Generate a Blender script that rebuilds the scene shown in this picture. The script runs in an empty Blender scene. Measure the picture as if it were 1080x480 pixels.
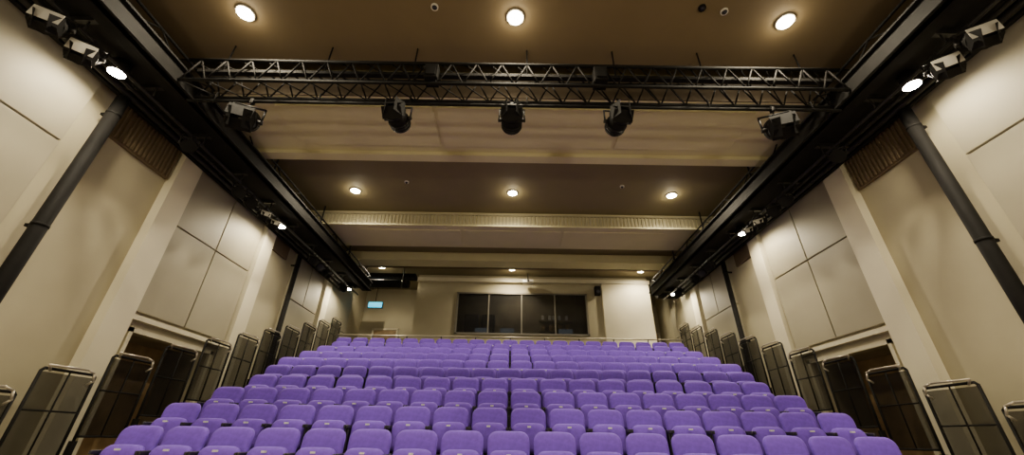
import bpy, bmesh, math, random
from mathutils import Vector, Matrix
random.seed(4)
H=1.15   # camera height above the stage floor; all z below are relative to the eye
sc=bpy.context.scene

# ------------------------------------------------------------ materials
def mat(name,col,rough=.6,metal=0,noise=0,nscale=8,bump=0,bscale=60,emit=None,estr=0,sheen=0,spec=None):
    m=bpy.data.materials.new(name); m.use_nodes=True
    nt=m.node_tree; N=nt.nodes; L=nt.links
    p=N['Principled BSDF']
    p.inputs['Base Color'].default_value=(*col,1)
    p.inputs['Roughness'].default_value=rough
    p.inputs['Metallic'].default_value=metal
    if spec is not None: p.inputs['Specular IOR Level'].default_value=spec
    if sheen: p.inputs['Sheen Weight'].default_value=sheen
    tc=N.new('ShaderNodeTexCoord')
    if noise:
        n=N.new('ShaderNodeTexNoise'); n.inputs['Scale'].default_value=nscale; n.inputs['Detail'].default_value=4
        L.new(tc.outputs['Object'],n.inputs['Vector'])
        r=N.new('ShaderNodeValToRGB')
        r.color_ramp.elements[0].position=.3; r.color_ramp.elements[1].position=.7
        r.color_ramp.elements[0].color=(*[c*(1-noise) for c in col],1)
        r.color_ramp.elements[1].color=(*[min(1,c*(1+noise)) for c in col],1)
        L.new(n.outputs['Fac'],r.inputs['Fac']); L.new(r.outputs['Color'],p.inputs['Base Color'])
    if bump:
        n2=N.new('ShaderNodeTexNoise'); n2.inputs['Scale'].default_value=bscale
        L.new(tc.outputs['Object'],n2.inputs['Vector'])
        b=N.new('ShaderNodeBump'); b.inputs['Strength'].default_value=bump; b.inputs['Distance'].default_value=.01
        L.new(n2.outputs['Fac'],b.inputs['Height']); L.new(b.outputs['Normal'],p.inputs['Normal'])
    if emit:
        p.inputs['Emission Color'].default_value=(*emit,1); p.inputs['Emission Strength'].default_value=estr
    return m
def see_through(name,col,fac,glossy=False):
    m=bpy.data.materials.new(name); m.use_nodes=True
    nt=m.node_tree; N=nt.nodes; L=nt.links
    out=N['Material Output']; p=N['Principled BSDF']
    p.inputs['Base Color'].default_value=(*col,1); p.inputs['Roughness'].default_value=.08 if glossy else .8
    if not glossy: p.inputs['Specular IOR Level'].default_value=.05
    t=N.new('ShaderNodeBsdfTransparent'); mx=N.new('ShaderNodeMixShader')
    mx.inputs[0].default_value=fac
    L.new(t.outputs[0],mx.inputs[1]); L.new(p.outputs[0],mx.inputs[2]); L.new(mx.outputs[0],out.inputs['Surface'])
    return m
M_wall=mat('wall_paint',(.39,.35,.235),.75,noise=.04,nscale=1.5,bump=.05,bscale=120)
M_panel=mat('acoustic_panel',(.31,.282,.20),.6,noise=.05,nscale=1.2)
M_pil=mat('pilaster_paint',(.62,.57,.42),.7,noise=.03,nscale=2)
M_beam=mat('soffit_cream',(.60,.55,.335),.75,noise=.04,nscale=1.5)
M_ceil=mat('ceiling_brown',(.165,.122,.062),.75,noise=.06,nscale=1.2)
M_ceil2=mat('ceiling_brown_rear',(.20,.165,.085),.75,noise=.06,nscale=1.2)
M_fascia=mat('dark_fascia',(.07,.05,.027),.8,noise=.08,nscale=3)
M_brown=mat('brown_fascia',(.13,.092,.048),.8,noise=.08,nscale=3)
M_rib=mat('ribbed_grille',(.42,.38,.25),.8,noise=.05,nscale=3)
M_black=mat('black_paint',(.007,.0065,.006),.7,noise=.2,spec=.12)
M_dark=mat('dark_steel',(.013,.012,.011),.5,metal=0,noise=.15,spec=.25)
M_floor=mat('stage_floor',(.30,.24,.15),.5,noise=.12,nscale=5)
M_carpet=mat('grey_carpet',(.04,.037,.04),.9,noise=.3,nscale=60,bump=.3,bscale=200)
M_nose=mat('step_nosing',(.3,.28,.25),.5,metal=.3)
M_seat=mat('purple_fabric',(.135,.050,.50),.75,noise=.12,nscale=25,bump=.15,bscale=300,sheen=.06)
M_shell=mat('seat_shell',(.010,.008,.018),.5,noise=.1)
M_tag=mat('seat_tag',(.65,.65,.6),.4)
M_rail=mat('handrail_metal',(.5,.45,.36),.3,metal=.5)
M_frame=mat('aluminium_frame',(.25,.23,.19),.4,metal=.6)
M_mesh=see_through('perforated_mesh',(.008,.0075,.007),.52)
M_glass=see_through('booth_glass',(.02,.02,.02),.4,True)
M_lens=mat('lens_glass',(.025,.025,.028),.12)
M_flap=mat('reflector_white',(.5,.48,.42),.35)
M_lamp=mat('lamp_glow',(1,1,1),.5,emit=(1,.88,.66),estr=200)
M_white=mat('white_plastic',(.7,.67,.6),.4)
M_sign=mat('exit_sign_face',(.03,.45,.6),.4,emit=(.03,.55,.85),estr=1.6)
M_screen=mat('monitor_screen',(.05,.06,.07),.3,emit=(.5,.6,.7),estr=.1)
M_wood=mat('door_wood',(.34,.23,.11),.5,noise=.2,nscale=6)
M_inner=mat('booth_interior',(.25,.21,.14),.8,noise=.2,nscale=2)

# ------------------------------------------------------------ builder
class B:
    def __init__(s): s.bm=bmesh.new(); s.mats=[]; s.M=Matrix.Identity(4)
    def mi(s,m):
        if m not in s.mats: s.mats.append(m)
        return s.mats.index(m)
    def box(s,x0,x1,y0,y1,z0,z1,m,bev=0,M=None):
        T=s.M@(M or Matrix.Identity(4))
        x0,x1=min(x0,x1),max(x0,x1)
        t=bmesh.new()
        vs=[t.verts.new((x,y,z)) for x in(x0,x1) for y in(y0,y1) for z in(z0,z1)]
        for f in((0,1,3,2),(4,6,7,5),(0,4,5,1),(2,3,7,6),(0,2,6,4),(1,5,7,3)): t.faces.new([vs[i] for i in f])
        if bev: bmesh.ops.bevel(t,geom=t.edges[:],offset=bev,segments=2,affect='EDGES',profile=.5)
        s.merge(t,T,m)
    def merge(s,t,T,m,smooth=False):
        k=s.mi(m); mp={}
        for v in t.verts: mp[v]=s.bm.verts.new(T@v.co)
        for f in t.faces:
            try: g=s.bm.faces.new([mp[v] for v in f.verts])
            except ValueError: continue
            g.material_index=k; g.smooth=smooth
        t.free()
    def cyl(s,p0,p1,r,m,n=12,r2=None,smooth=True):
        p0=Vector(p0);p1=Vector(p1); d=p1-p0
        if d.length<1e-6: return
        t=bmesh.new()
        bmesh.ops.create_cone(t,cap_ends=True,segments=n,radius1=r,radius2=r if r2 is None else r2,depth=d.length)
        Q=d.to_track_quat('Z','Y').to_matrix().to_4x4()
        T=s.M@Matrix.Translation((p0+p1)/2)@Q
        k=s.mi(m); mp={v:s.bm.verts.new(T@v.co) for v in t.verts}
        for f in t.faces:
            g=s.bm.faces.new([mp[v] for v in f.verts]); g.material_index=k; g.smooth=smooth and len(f.verts)==4
        t.free()
    def path(s,pts,r,m,n=8):
        for a,b in zip(pts[:-1],pts[1:]): s.cyl(a,b,r,m,n)
        for p in pts[1:-1]: s.ball(p,r*1.0,m)
    def ball(s,p,r,m,sx=1,sy=1,sz=1):
        t=bmesh.new(); bmesh.ops.create_uvsphere(t,u_segments=10,v_segments=8,radius=r)
        s.merge(t,s.M@Matrix.Translation(p)@Matrix.Diagonal((sx,sy,sz,1)),m,True)
    def cushion(s,w,z0,z1,th,rc,m,mback,T,wrap=.5,arch=.015):
        # rounded upholstered slab; front faces -Y
        pts=[]
        cz=(z0+z1)/2; hh=(z1-z0)/2; hw=w/2
        for cx,czz,a0 in((hw-rc,hh-rc,0),(-hw+rc,hh-rc,90),(-hw+rc*.7,-hh+rc*.7,180),(hw-rc*.7,-hh+rc*.7,270)):
            rr=rc if a0<180 else rc*.7
            for i in range(5):
                a=math.radians(a0+i*22.5); pts.append((cx+rr*math.cos(a),czz+rr*math.sin(a)))
            if a0==0:
                for q in(.5,0,-.5): pts.append(((hw-rc)*q,hh))
        rings=[(.10,-th*.60),(.05,-th*.55),(.018,-th*.42),(0,-th*.15),(0,th*.2),(.012,th*.38),(.04,th*.45)]
        k=s.mi(m);kb=s.mi(mback);R=[]
        for ins,y in rings:
            fx=(hw-ins)/hw; fz=(hh-ins)/hh; row=[]
            for x,z in pts:
                X=x*fx; Z=z*fz
                if z>0: Z+=arch*(1-(x/hw)**2)
                Y=y-wrap*X*X
                row.append(s.bm.verts.new(s.M@T@Vector((X,Y,cz+Z))))
            R.append(row)
        n=len(pts)
        for i in range(len(R)-1):
            for j in range(n):
                f=s.bm.faces.new((R[i][j],R[i][(j+1)%n],R[i+1][(j+1)%n],R[i+1][j])); f.smooth=True
                f.material_index=k if i<4 else kb
        f=s.bm.faces.new(R[0][::-1]); f.material_index=k; f.smooth=True
        f=s.bm.faces.new(R[-1]); f.material_index=kb
    def mesh(s,name):
        bmesh.ops.recalc_face_normals(s.bm,faces=s.bm.faces[:])
        me=bpy.data.meshes.new(name); s.bm.to_mesh(me); s.bm.free()
        for m in s.mats: me.materials.append(m)
        return me
    def obj(s,name,loc=(0,0,0)):
        me=s.mesh(name)
        me.transform(Matrix.Translation(-Vector(loc)))
        o=bpy.data.objects.new(name,me); sc.collection.objects.link(o)
        o.location=(loc[0],loc[1],loc[2]+H); return o

FL=-H; W=6.3; ZC=5.75; YF=-5.0; YB=16.6
# ------------------------------------------------------------ room shell
b=B(); b.box(-W-1.2,W+1.2,YF-4,YB+.3,FL-.2,FL,M_floor); b.obj('floor')
b=B()
b.box(-W-.2,W+.2,YF,4.6,5.65,5.95,M_ceil)            # front ceiling
b.box(-W-.2,W+.2,4.6,4.95,6.05,6.25,M_black)
b.box(-W-.2,W+.2,4.6,4.62,5.65,6.05,M_black)
b.box(-W-.2,W+.2,4.95,YB+.2,ZC,6.05,M_ceil2)
b.box(-5.9,5.9,6.65,7.95,ZC-.05,ZC,M_ceil2)
b.obj('ceiling')
# transverse soffit beams
b=B()
b.box(-5.9,5.9,4.95,6.6,5.2,ZC,M_beam)
b.box(-5.9,5.9,4.93,4.95,5.2,ZC,M_fascia)
for x0,x1 in((-4.25,-1.45),(-1.38,1.95),(2.02,4.3)): b.box(x0,x1,5.15,6.2,5.16,5.2,M_beam,.006)
b.box(-5.9,5.9,6.42,6.64,5.12,5.2,M_beam)
b.obj('trim_1')
b=B()
b.box(-5.9,5.9,9.82,11.2,5.3,ZC,M_beam)
b.box(-5.9,5.9,9.76,9.82,5.64,5.68,M_rib)
b.box(-5.9,5.9,9.74,9.82,5.27,5.32,M_beam)
x=-5.8
while x<5.8:
    b.box(x,x+.06,9.79,9.82,5.32,5.64,M_rib); x+=.1
for x0,x1 in((-4.4,-1.5),(-1.4,1.4),(1.5,4.4)): b.box(x0,x1,10.05,11.0,5.28,5.3,M_beam)
b.obj('trim_2')
b=B(); b.box(-5.9,5.9,12.6,13.2,5.45,ZC,M_beam); b.box(-5.9,5.9,13.6,13.75,5.6,ZC,M_brown); b.obj('trim_3')

def side_wall(sgn,name):
    b=B(); X=lambda a:sgn*a
    bx=lambda a0,a1,*r,**k: b.box(X(a0),X(a1),*r,**k)
    bx(W,W+.25,YF,6.6,FL,5.75,M_wall)
    bx(W,W+.25,8.55,YB+.2,FL,5.75,M_wall)
    bx(W,W+.25,6.6,8.55,1.5,5.75,M_wall)
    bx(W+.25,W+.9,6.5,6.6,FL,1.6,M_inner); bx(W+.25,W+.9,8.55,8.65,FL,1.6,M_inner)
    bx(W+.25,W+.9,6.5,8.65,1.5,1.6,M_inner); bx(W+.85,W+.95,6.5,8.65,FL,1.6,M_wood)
    for a0,a1,z0,z1 in((6.55,6.62,FL,1.55),(8.53,8.6,FL,1.55),(6.55,8.6,1.48,1.56)):
        bx(W-.04,W+.02,a0,a1,z0,z1,M_pil)
    bx(W-.10,W,6.42,8.74,1.66,1.74,M_pil)
    for y0,y1 in((5.93,6.38),(8.78,9.2),(12.5,12.9)): bx(W-.16,W,y0,y1,FL,5.6,M_pil)
    def panels(y0,y1,zs,ysplit):
        for i,(za,zb) in enumerate(zs):
            ys=[y0]+ysplit[i]+[y1]
            for p,q in zip(ys[:-1],ys[1:]): bx(W-.09,W,p+.014,q-.014,za+.014,zb-.014,M_panel,bev=.006)
    panels(-.6,4.25,[(-.6,1.8),(1.8,3.52),(3.52,5.4)],[[1.9],[1.0,2.9],[1.9]])
    panels(6.42,8.74,[(1.78,3.4),(3.4,5.2)],[[7.55],[7.55]])
    panels(10.55,12.4,[(1.78,3.4),(3.4,5.2)],[[],[11.5]])
    panels(12.95,15,[(1.78,3.4),(3.4,5.2)],[[14.0],[]])
    bx(W-.05,W,4.65,5.9,4.05,5.2,M_brown)
    y=4.7
    while y<5.88: bx(W-.08,W-.05,y,y+.03,4.08,5.15,M_brown); y+=.075
    bx(W-.05,W,9.22,10.1,4.3,5.2,M_brown)
    b.obj(name)
    for yy,r in((4.45,.085),(10.3,.065)):
        p=B(); p.cyl((X(6.02),yy,FL),(X(6.02),yy,4.55),r,M_black,20)
        for zz in(.3,2.3,4.2): p.box(X(6.0),X(6.2),yy-.02,yy+.02,zz,zz+.04,M_black); p.cyl((X(6.02),yy,zz),(X(6.02),yy,zz+.04),r+.006,M_black,20)
        p.obj('drain_pipe',(X(6.02),yy,FL))
side_wall(-1,'wall_left'); side_wall(1,'wall_right')

b=B(); b.box(-W-.2,W+.2,YB,YB+.2,FL,ZC,M_wall); b.obj('wall_back')
# upper platform deck + rake
PY=lambda k:4.9+.8*k
PZ=lambda k:.075+.285*k
SH=.85
b=B()
for k in range(10):
    y0=PY(k)-.55; y1=PY(k)+.25; z=PZ(k)-SH
    b.box(-5.4,5.4,y0,y1,FL,z,M_carpet)
    b.box(-5.4,5.4,y0-.02,y0+.03,z-.03,z+.006,M_nose)
    for s in(-1,1):
        b.box(s*4.72,s*5.35,y0-.28,y0,FL,z-.14,M_carpet); b.box(s*4.72,s*5.35,y0-.3,y0-.26,z-.165,z-.134,M_nose)
ZT=PZ(9)-SH
b.box(-5.4,5.4,PY(9)+.25,YB-.01,FL,ZT+.02,M_carpet)
for s in(-1,1): b.box(s*5.4,s*(W-.17),12.3,YB-.01,FL,ZT+.02,M_carpet)
b.obj('seating_platform')

# control booth
BY=14.8; ZB=ZT+.02
b=B()
x0,x1=-3.68,5.4; wx0,wx1=-2.1,2.97; wz0,wz1=3.42,5.05
b.box(x0,wx0,BY,BY+.2,ZB,ZC,M_wall); b.box(wx1,x1,BY,BY+.2,ZB,ZC,M_wall)
b.box(wx0,wx1,BY,BY+.2,ZB,wz0,M_wall); b.box(wx0,wx1,BY,BY+.2,wz1,ZC,M_wall)
b.box(x0,x0+.2,BY+.2,YB,ZB,ZC,M_wall); b.box(x1-.2,x1,BY+.2,YB,ZB,ZC,M_wall)
b.box(3.55,x1,BY-.12,BY,ZB,5.45,M_pil)
b.box(x0-.05,x1+.05,BY-.16,BY,5.45,5.6,M_pil)
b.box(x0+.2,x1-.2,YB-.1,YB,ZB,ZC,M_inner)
b.box(wx0-.3,wx1+.3,BY+.3,BY+1.0,3.3,3.38,M_shell)
for xx in(-1.4,-.4,1.9): b.box(xx,xx+.55,BY+.75,BY+.8,3.5,3.85,M_screen); b.box(xx+.24,xx+.3,BY+.76,BY+.8,3.38,3.5,M_shell)
b.box(-.2,.7,YB-.2,YB-.12,3.0,4.7,M_inner); b.box(1.2,2.6,YB-.35,YB-.12,3.9,3.95,M_inner); b.box(1.2,2.6,YB-.35,YB-.12,4.35,4.4,M_inner)
for xx in(1.3,1.6,1.75,2.0,2.3): b.box(xx,xx+.12,YB-.3,YB-.14,3.95,4.2,M_wood); b.box(xx,xx+.1,YB-.3,YB-.14,4.4,4.6,M_tag)
for xx in(-1.9,-1.2): b.box(xx,xx+.55,YB-.5,YB-.12,3.0,4.55,M_shell,.01)
b.obj('wall_control_booth')
b=B()
for a,c in((wx0,wx0+.07),(wx1-.07,wx1)): b.box(a,c,BY-.05,BY+.1,wz0,wz1,M_frame)
b.box(wx0,wx1,BY-.05,BY+.1,wz1-.06,wz1,M_frame); b.box(wx0,wx1,BY-.05,BY+.1,wz0,wz0+.06,M_frame)
for xx in(-.85,.42,1.7): b.box(xx-.025,xx+.025,BY-.02,BY+.06,wz0,wz1,M_frame)
b.box(wx0+.07,wx1-.07,BY+.01,BY+.02,wz0+.06,wz1-.06,M_glass)
b.obj('window_1')
for i,(xa,xb) in enumerate(((-5.7,-4.75),(5.5,6.15))):
    b=B(); b.box(xa,xb,YB-.06,YB-.001,ZT+.02,ZT+2.15,M_wood); b.box(xa-.07,xa,YB-.1,YB-.001,ZT+.02,ZT+2.22,M_pil); b.box(xb,xb+.07,YB-.1,YB-.001,ZT+.02,ZT+2.22,M_pil)
    b.box(xa-.07,xb+.07,YB-.1,YB-.001,ZT+2.15,ZT+2.22,M_pil); b.box(xa+.3,xb-.3,YB-.08,YB-.06,ZT+1.2,ZT+1.8,M_glass); b.obj('door_%d'%(i+1))
b=B(); b.box(-5.75,-5.2,15.5,15.56,4.6,4.82,M_sign,.01); b.box(-5.77,-5.18,15.52,15.6,4.58,4.84,M_black); b.cyl((-5.5,15.56,4.84),(-5.5,15.56,ZC),.012,M_black); b.obj('exit_sign')
b=B()
b.cyl((-5.9,13.75,4.98),(-3.75,13.75,4.98),.15,M_black,20)
b.box(-5.9,-3.6,13.9,14.3,5.3,5.45,M_black)
for xx in(-5.4,-4.0): b.cyl((xx,13.75,4.95),(xx,13.75,ZC),.015,M_dark); b.cyl((xx,13.75,4.98),(xx+.05,13.75,4.98),.162,M_dark,20)
b.obj('ventilation_duct')
b=B(); b.cyl((6.2,14.1,4.9),(5.45,14.1,4.9),.2,M_black,20); b.box(5.45,6.2,14.2,14.5,5.2,5.5,M_black); b.cyl((5.8,14.1,4.9),(5.8,14.1,ZC),.015,M_dark); b.obj('ventilation_duct')
xx=3.25
b=B(); b.box(xx,xx+.22,BY-.3,BY-.08,4.95,5.3,M_black,.02); b.box(xx+.08,xx+.14,BY-.1,BY,5.05,5.15,M_dark); b.cyl((xx+.11,BY-.31,5.07),(xx+.11,BY-.29,5.07),.07,M_shell); b.obj('wall_speaker')
b=B(); b.box(.45,.85,BY-.55,BY-.25,5.3,5.42,M_white,.02); b.cyl((.65,BY-.58,5.36),(.65,BY-.53,5.36),.045,M_lens); b.cyl((.65,BY-.4,5.42),(.65,BY-.4,ZC-.01),.02,M_dark); b.obj('projector')

# ------------------------------------------------------------ seats
b=B()
tilt=Matrix.Translation((0,.0,.45))@Matrix.Rotation(math.radians(-9),4,'X')@Matrix.Translation((0,0,-.45))
b.cushion(.452,.40,.845,.075,.085,M_seat,M_shell,Matrix.Translation((0,-.06,0))@tilt,.45,.014)
tp=Matrix.Translation((0,-.185,.36))@Matrix.Rotation(math.radians(-7),4,'X')@Matrix.Translation((0,0,-.36))
b.cushion(.42,.34,.665,.11,.08,M_seat,M_shell,tp,.25,.01)
b.box(-.022,.022,-.03,.0,.63,.647,M_tag,M=Matrix.Translation((0,-.235,-.01)))
for s in(-1,1):
    b.box(s*.226,s*.246,-.22,.02,0.02,.60,M_shell,.005)
    b.box(s*.220,s*.248,-.29,.02,.58,.62,M_shell,.008)
b.box(-.23,.23,-.14,-.06,.30,.36,M_shell,.01); b.box(-.23,.23,-.20,.02,0,.025,M_shell)
seat_me=b.mesh('theatre_seat')
counts=[17,18,18,18,19,20,20,20,20,21]
for k,n in enumerate(counts):
    for i in range(n):
        o=bpy.data.objects.new('theatre_seat',seat_me); sc.collection.objects.link(o)
        o.location=((i-(n-1)/2)*.5,PY(k),PZ(k)-SH+H)
        o.rotation_euler=(0,0,math.radians(random.uniform(-.6,.6)))

# rear rail
b=B()
for z in(.55,.8,1.05): b.cyl((-5.45,12.62,ZT+z),(5.45,12.62,ZT+z),.022,M_rail)
x=-5.45
while x<5.5: b.cyl((x,12.62,ZT+.02),(x,12.62,ZT+1.05),.02,M_dark); x+=1.09
b.box(-5.45,5.45,12.61,12.63,ZT+.1,ZT+.8,M_mesh)
b.obj('rear_guardrail')

# side guardrails: one stepped panel per row, with looped pale handrail
for s in(-1,1):
    for i in range(-1,10):
        zt=.67+.285*i; y0=4.9+.8*i; y1=y0+.68; xx=s*5.5
        b=B(); zb=zt-1.05
        b.path([(xx,y0,zb-.2),(xx,y0,zt-.03),(xx,y0+.03,zt),(xx,y1-.03,zt),(xx,y1,zt-.03),(xx,y1,zb-.1)],.017,M_black)
        b.cyl((xx,y0,zb+.05),(xx,y1,zb+.05),.014,M_black); b.cyl((xx,y0,zt-.45),(xx,y1,zt-.45),.010,M_black)
        b.cyl((xx,y0+.34,zb+.05),(xx,y0+.34,zt),.010,M_black)
        b.box(xx-.003,xx+.003,y0,y1,zb+.05,zt-.04,M_mesh)
        xr=xx-s*.07
        b.path([(xx,y0+.1,zt-.02),(xr,y0-.0,zt+.03),(xr,y1-.2,zt+.04),(xr,y1-.1,zt+.01),(xr,y1-.07,zt-.08),(xx,y1-.07,zt-.13)],.013,M_rail)
        b.box(xx-.03,xx+.03,y0-.03,y0+.03,FL if i<2 else zb-.5,zb,M_black); b.box(xx-.025,xx+.025,y1-.03,y1+.02,zb-.5,zb+.05,M_black)
        b.obj('side_guardrail',(xx,y0,zb))

# ------------------------------------------------------------ gantries
for s in(-1,1):
    b=B(); X=lambda a:s*a
    ya,yb=-2.5,13.5
    b.box(X(5.05),X(5.13),ya,yb,4.6,4.92,M_black); b.box(X(5.0),X(5.32),ya,yb,4.6,4.63,M_black); b.box(X(5.0),X(5.32),ya,yb,4.89,4.92,M_black)
    b.box(X(5.32),X(6.05),ya,yb,4.70,4.74,M_black)
    b.cyl((X(5.98),ya,4.62),(X(5.98),yb,4.62),.045,M_dark); b.cyl((X(5.45),ya,4.45),(X(5.45),yb,4.45),.026,M_dark)
    b.cyl((X(5.75),ya,4.56),(X(5.75),yb,4.56),.03,M_dark)
    b.box(X(6.05),X(6.12),ya,yb,4.58,4.9,M_black)
    y=ya+.2
    while y<yb:
        b.box(X(5.1),X(6.1),y,y+.06,4.63,4.70,M_dark); b.cyl((X(5.45),y+.03,4.45),(X(5.45),y+.03,4.7),.012,M_dark)
        b.cyl((X(5.2),y,4.9),(X(5.2),y+.55,5.25),.012,M_black,6); b.cyl((X(5.2),y+.55,5.25),(X(5.2),y+1.1,4.9),.012,M_black,6)
        y+=1.1
    b.cyl((X(5.2),ya,5.25),(X(5.2),yb,5.25),.022,M_black)
    for y in(0,2.6,7,9.4,11.5): b.cyl((X(5.2),y,4.9),(X(5.2),y,5.64),.02,M_black)
    b.obj('lighting_gantry')

# transverse lattice truss
b=B()
ch=[(4.15,4.65),(4.5,4.65),(4.15,5.08),(4.5,5.08)]
for y,z in ch: b.cyl((-5.0,y,z),(5.0,y,z),.026,M_black,8)
n=26; dx=10/n
for i in range(n):
    xa=-5+i*dx; xb=xa+dx; xm=(xa+xb)/2
    for y in(4.15,4.5):
        b.cyl((xa,y,4.65),(xm,y,5.08),.013,M_black,6); b.cyl((xm,y,5.08),(xb,y,4.65),.013,M_black,6)
    b.cyl((xa,4.15,4.65),(xb,4.5,4.65),.01,M_black,6); b.cyl((xa,4.15,5.08),(xb,4.5,5.08),.01,M_black,6)
b.cyl((-5.0,4.42,4.5),(5.0,4.42,4.5),.026,M_black)
for x in(-4.6,-3,-1.6,0.2,1.6,3,4.6): b.cyl((x,4.42,4.5),(x,4.42,4.68),.012,M_black); b.cyl((x,4.33,5.08),(x,4.33,5.65),.012,M_black)
b.box(-4.95,4.95,4.28,4.36,4.98,5.04,M_black)
b.obj('lighting_truss')
for x in(-1.25,1.3):
    b=B(); b.box(x-.1,x+.1,4.08,4.3,4.72,5.0,M_black,.01); b.box(x-.07,x+.07,4.06,4.08,4.76,4.9,M_black); b.obj('dimmer_box',(x,4.2,4.72))

def spotlight(pos,aim,sc_=1.0,long=False,flap=M_black,lens=M_lens,up=.3,doors=True,name='stage_spotlight'):
    b=B(); p=Vector(pos); c=p+Vector((0,0,-up)); k=sc_
    b.box(p.x-.025,p.x+.025,p.y-.035,p.y+.035,p.z-.05,p.z+.035,M_dark,.006)
    d=Vector(aim).normalized(); Q=d.to_track_quat('-Y','Z').to_matrix().to_4x4()
    side=(Q@Vector((1,0,0))).normalized()
    top=p+Vector((0,0,-.05)); w=.155*k
    b.path([c+side*w,c+side*w+Vector((0,0,up*.7)),c-side*w+Vector((0,0,up*.7)),c-side*w],.012*k,M_dark)
    b.cyl(top,c+Vector((0,0,up*.7)),.012,M_dark)
    b.M=Matrix.Translation(c)@Q@Matrix.Scale(k,4)
    L=.3 if long else .14
    b.cyl((0,L,0),(0,-.12,0),.12,M_black,20)
    b.cyl((0,L+.05,0),(0,L,0),.07,M_black,20,.12)
    b.cyl((0,-.12,0),(0,-.15,0),.14,M_black,20)
    b.cyl((0,-.15,0),(0,-.155,0),.115,lens,20)
    for q in range(3): b.cyl((0,.02+q*.04,0),(0,.03+q*.04,0),.132,M_dark,20)
    b.cyl((.12,0,0),(.17,0,0),.025,M_dark); b.cyl((-.12,0,0),(-.17,0,0),.025,M_dark)
    if doors:
        for a in range(4):
            R=Matrix.Rotation(math.radians(90*a),4,'Y')@Matrix.Translation((0,-.15,.13))@Matrix.Rotation(math.radians(48 if a%2==0 else 30),4,'X')
            hw=.12 if a%2==0 else .1
            b.box(-hw,hw,-.15,0,-.003,.003,flap if (flap is M_black or a==0) else M_black,M=R)
    return b.obj(name,pos)
spotlight((-1.73,4.42,4.5),(-.06,-.8,-.05),1.2)
spotlight((-.03,4.42,4.5),(0,-.8,-.05),1.2)
spotlight((1.55,4.42,4.5),(.06,-.8,-.05),1.2)
spotlight((-4.0,4.42,4.5),(.25,-.6,-.45),1.35,False,up=.36,doors=True)
spotlight((3.95,4.42,4.5),(-.25,-.6,-.45),1.35,False,up=.36,doors=True)
for s in(-1,1):
    for y,ax in((3.0,-.5),(3.4,-.4)):
        spotlight((s*5.45,y,4.45),(-s*.35,ax,-.5),1.05,flap=M_flap,up=.2)
    for y in(5.2,6.6,7.0,7.5,7.9,10.0,10.4,10.9,12.2):
        spotlight((s*5.45,y,4.45),(-s*.7,-.6,-.5),.8,long=(int(y*10)%2==0),doors=(int(y*10)%2==1),up=.2,flap=M_flap if y in(7.5,7.9) else M_black,lens=M_lens if y in (7.5,10.4) else M_black)

# ------------------------------------------------------------ lamps
COL=(1,.86,.60)
def downlight(x,y,z,power,angle=160,blend=.6,r=.11,glow=9):
    b=B(); b.cyl((x,y,z),(x,y,z-.03),r+.02,M_white,24); b.cyl((x,y,z-.03),(x,y,z-.035),r,M_lamp,24)
    o=b.obj('downlight',(x,y,z))
    l=bpy.data.lights.new('bulb','SPOT'); l.energy=power; l.color=COL; l.spot_size=math.radians(angle); l.spot_blend=blend; l.shadow_soft_size=.09
    lo=bpy.data.objects.new('bulb',l); sc.collection.objects.link(lo); lo.parent=o; lo.location=(0,0,-.06)
    if glow:
        l=bpy.data.lights.new('added_glow','POINT'); l.energy=glow; l.color=COL; l.shadow_soft_size=.06  # extra point light, added to put a glow on the ceiling round the lamp
        lo=bpy.data.objects.new('added_glow',l); sc.collection.objects.link(lo); lo.parent=o; lo.location=(0,0,-.13)
    return o
for x in(-4.09,.0,4.09): downlight(x,3.74,5.65,500)
for x in(-4.15,.0,4.2): downlight(x,8.72,ZC,520)
for x in(-4.95,0.03,4.95): downlight(x,14.0,ZC,340,glow=5)
for x in(-4.09,.0,4.09): downlight(x,-1.2,5.65,430,glow=0)  # added row, unseen behind the camera, for front light and floor bounce
o=downlight(.4,15.7,ZC,25,r=.06,glow=0)  # added lamp inside the booth, lightens what shows behind the glass
def wallwash(x,y,z,power):
    b=B(); s=-1 if x<0 else 1
    b.cyl((x,y,z+.2),(x,y,z),.10,M_dark,20,.11); b.cyl((x,y,z),(x,y,z-.006),.10,M_lamp,20)
    o=b.obj('wall_wash_lamp',(x,y,z))
    l=bpy.data.lights.new('bulb','SPOT'); l.energy=power; l.color=COL; l.spot_size=math.radians(165); l.spot_blend=.5; l.shadow_soft_size=.08
    lo=bpy.data.objects.new('bulb',l); sc.collection.objects.link(lo); lo.parent=o; lo.location=(0,0,-.03); lo.rotation_euler=(0,math.radians(12)*(-s),0)
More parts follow.
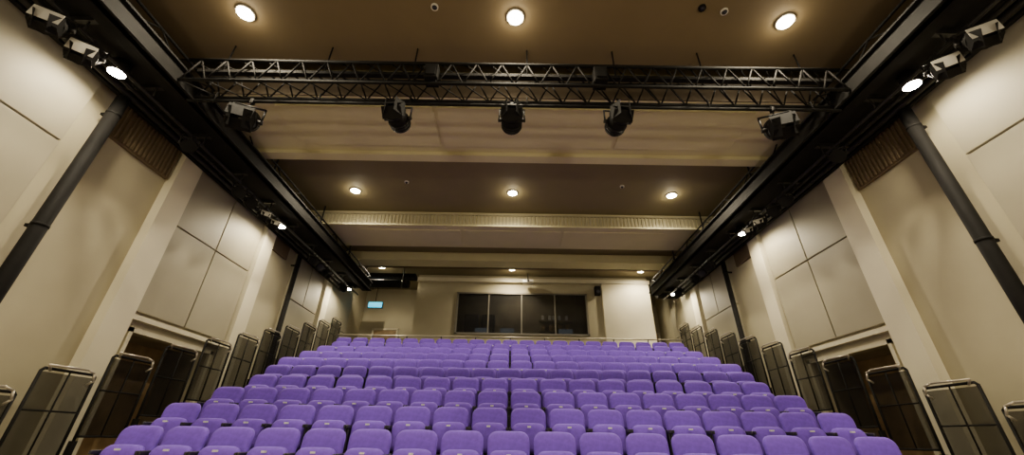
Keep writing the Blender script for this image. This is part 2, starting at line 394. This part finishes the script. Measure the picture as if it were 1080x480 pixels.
for s in(-1,1):
    for y,pw in((-.7,100),(3.9,140),(8.45,185),(13.0,185)): wallwash(s*5.62,y,4.48,pw)
# added fill lights on stands behind the viewpoint, to brighten ceiling and seat fronts
for s in(-1,1):
    x,y,z=s*3.6,-3.6,.9
    b=B(); b.cyl((x,y,FL+.3),(x,y,z-.2),.025,M_dark)
    for a in range(3):
        A=a*2.094; b.cyl((x,y,FL+.7),(x+.5*math.cos(A),y+.5*math.sin(A),FL),.015,M_dark)
    b.box(x-.4,x+.4,y-.12,y-.02,z-.25,z+.3,M_black,.02); b.box(x-.36,x+.36,y-.02,y-.01,z-.21,z+.26,M_white)
    o=b.obj('added_fill_stand',(x,y,FL))
    l=bpy.data.lights.new('added_fill','AREA'); l.shape='RECTANGLE'; l.size=.7; l.size_y=.45; l.energy=200; l.color=(1,.87,.64)
    lo=bpy.data.objects.new('added_fill',l); sc.collection.objects.link(lo); lo.parent=o; lo.location=(0,.01,z-FL)
    lo.rotation_euler=(math.radians(90+32),0,0)
for x,y,z in((2.75,3.55,5.65),(3.1,3.6,5.65),(-2.7,8.3,ZC),(2.8,8.35,ZC),(-1.2,3.6,5.65)):
    b=B(); b.cyl((x,y,z),(x,y,z-.03),.055,M_white if x!=2.75 else M_black,20); b.cyl((x,y,z-.03),(x,y,z-.055),.04,M_shell,20,.02); b.obj('smoke_detector',(x,y,z))

# ------------------------------------------------------------ world
w=bpy.data.worlds.new('hall_ambient'); sc.world=w; w.use_nodes=True
w.node_tree.nodes['Background'].inputs[0].default_value=(1,.86,.62,1)
w.node_tree.nodes['Background'].inputs[1].default_value=.42

# ------------------------------------------------------------ camera
cam=bpy.data.cameras.new('camera'); co=bpy.data.objects.new('camera',cam); sc.collection.objects.link(co)
cam.sensor_width=36; cam.lens=415/1080*36; cam.clip_start=.05
co.matrix_world=Matrix.Translation((0,0,H))@Matrix.Rotation(math.radians(90+28.3),4,'X')@Matrix.Rotation(math.radians(.9),4,'Z')
sc.camera=co
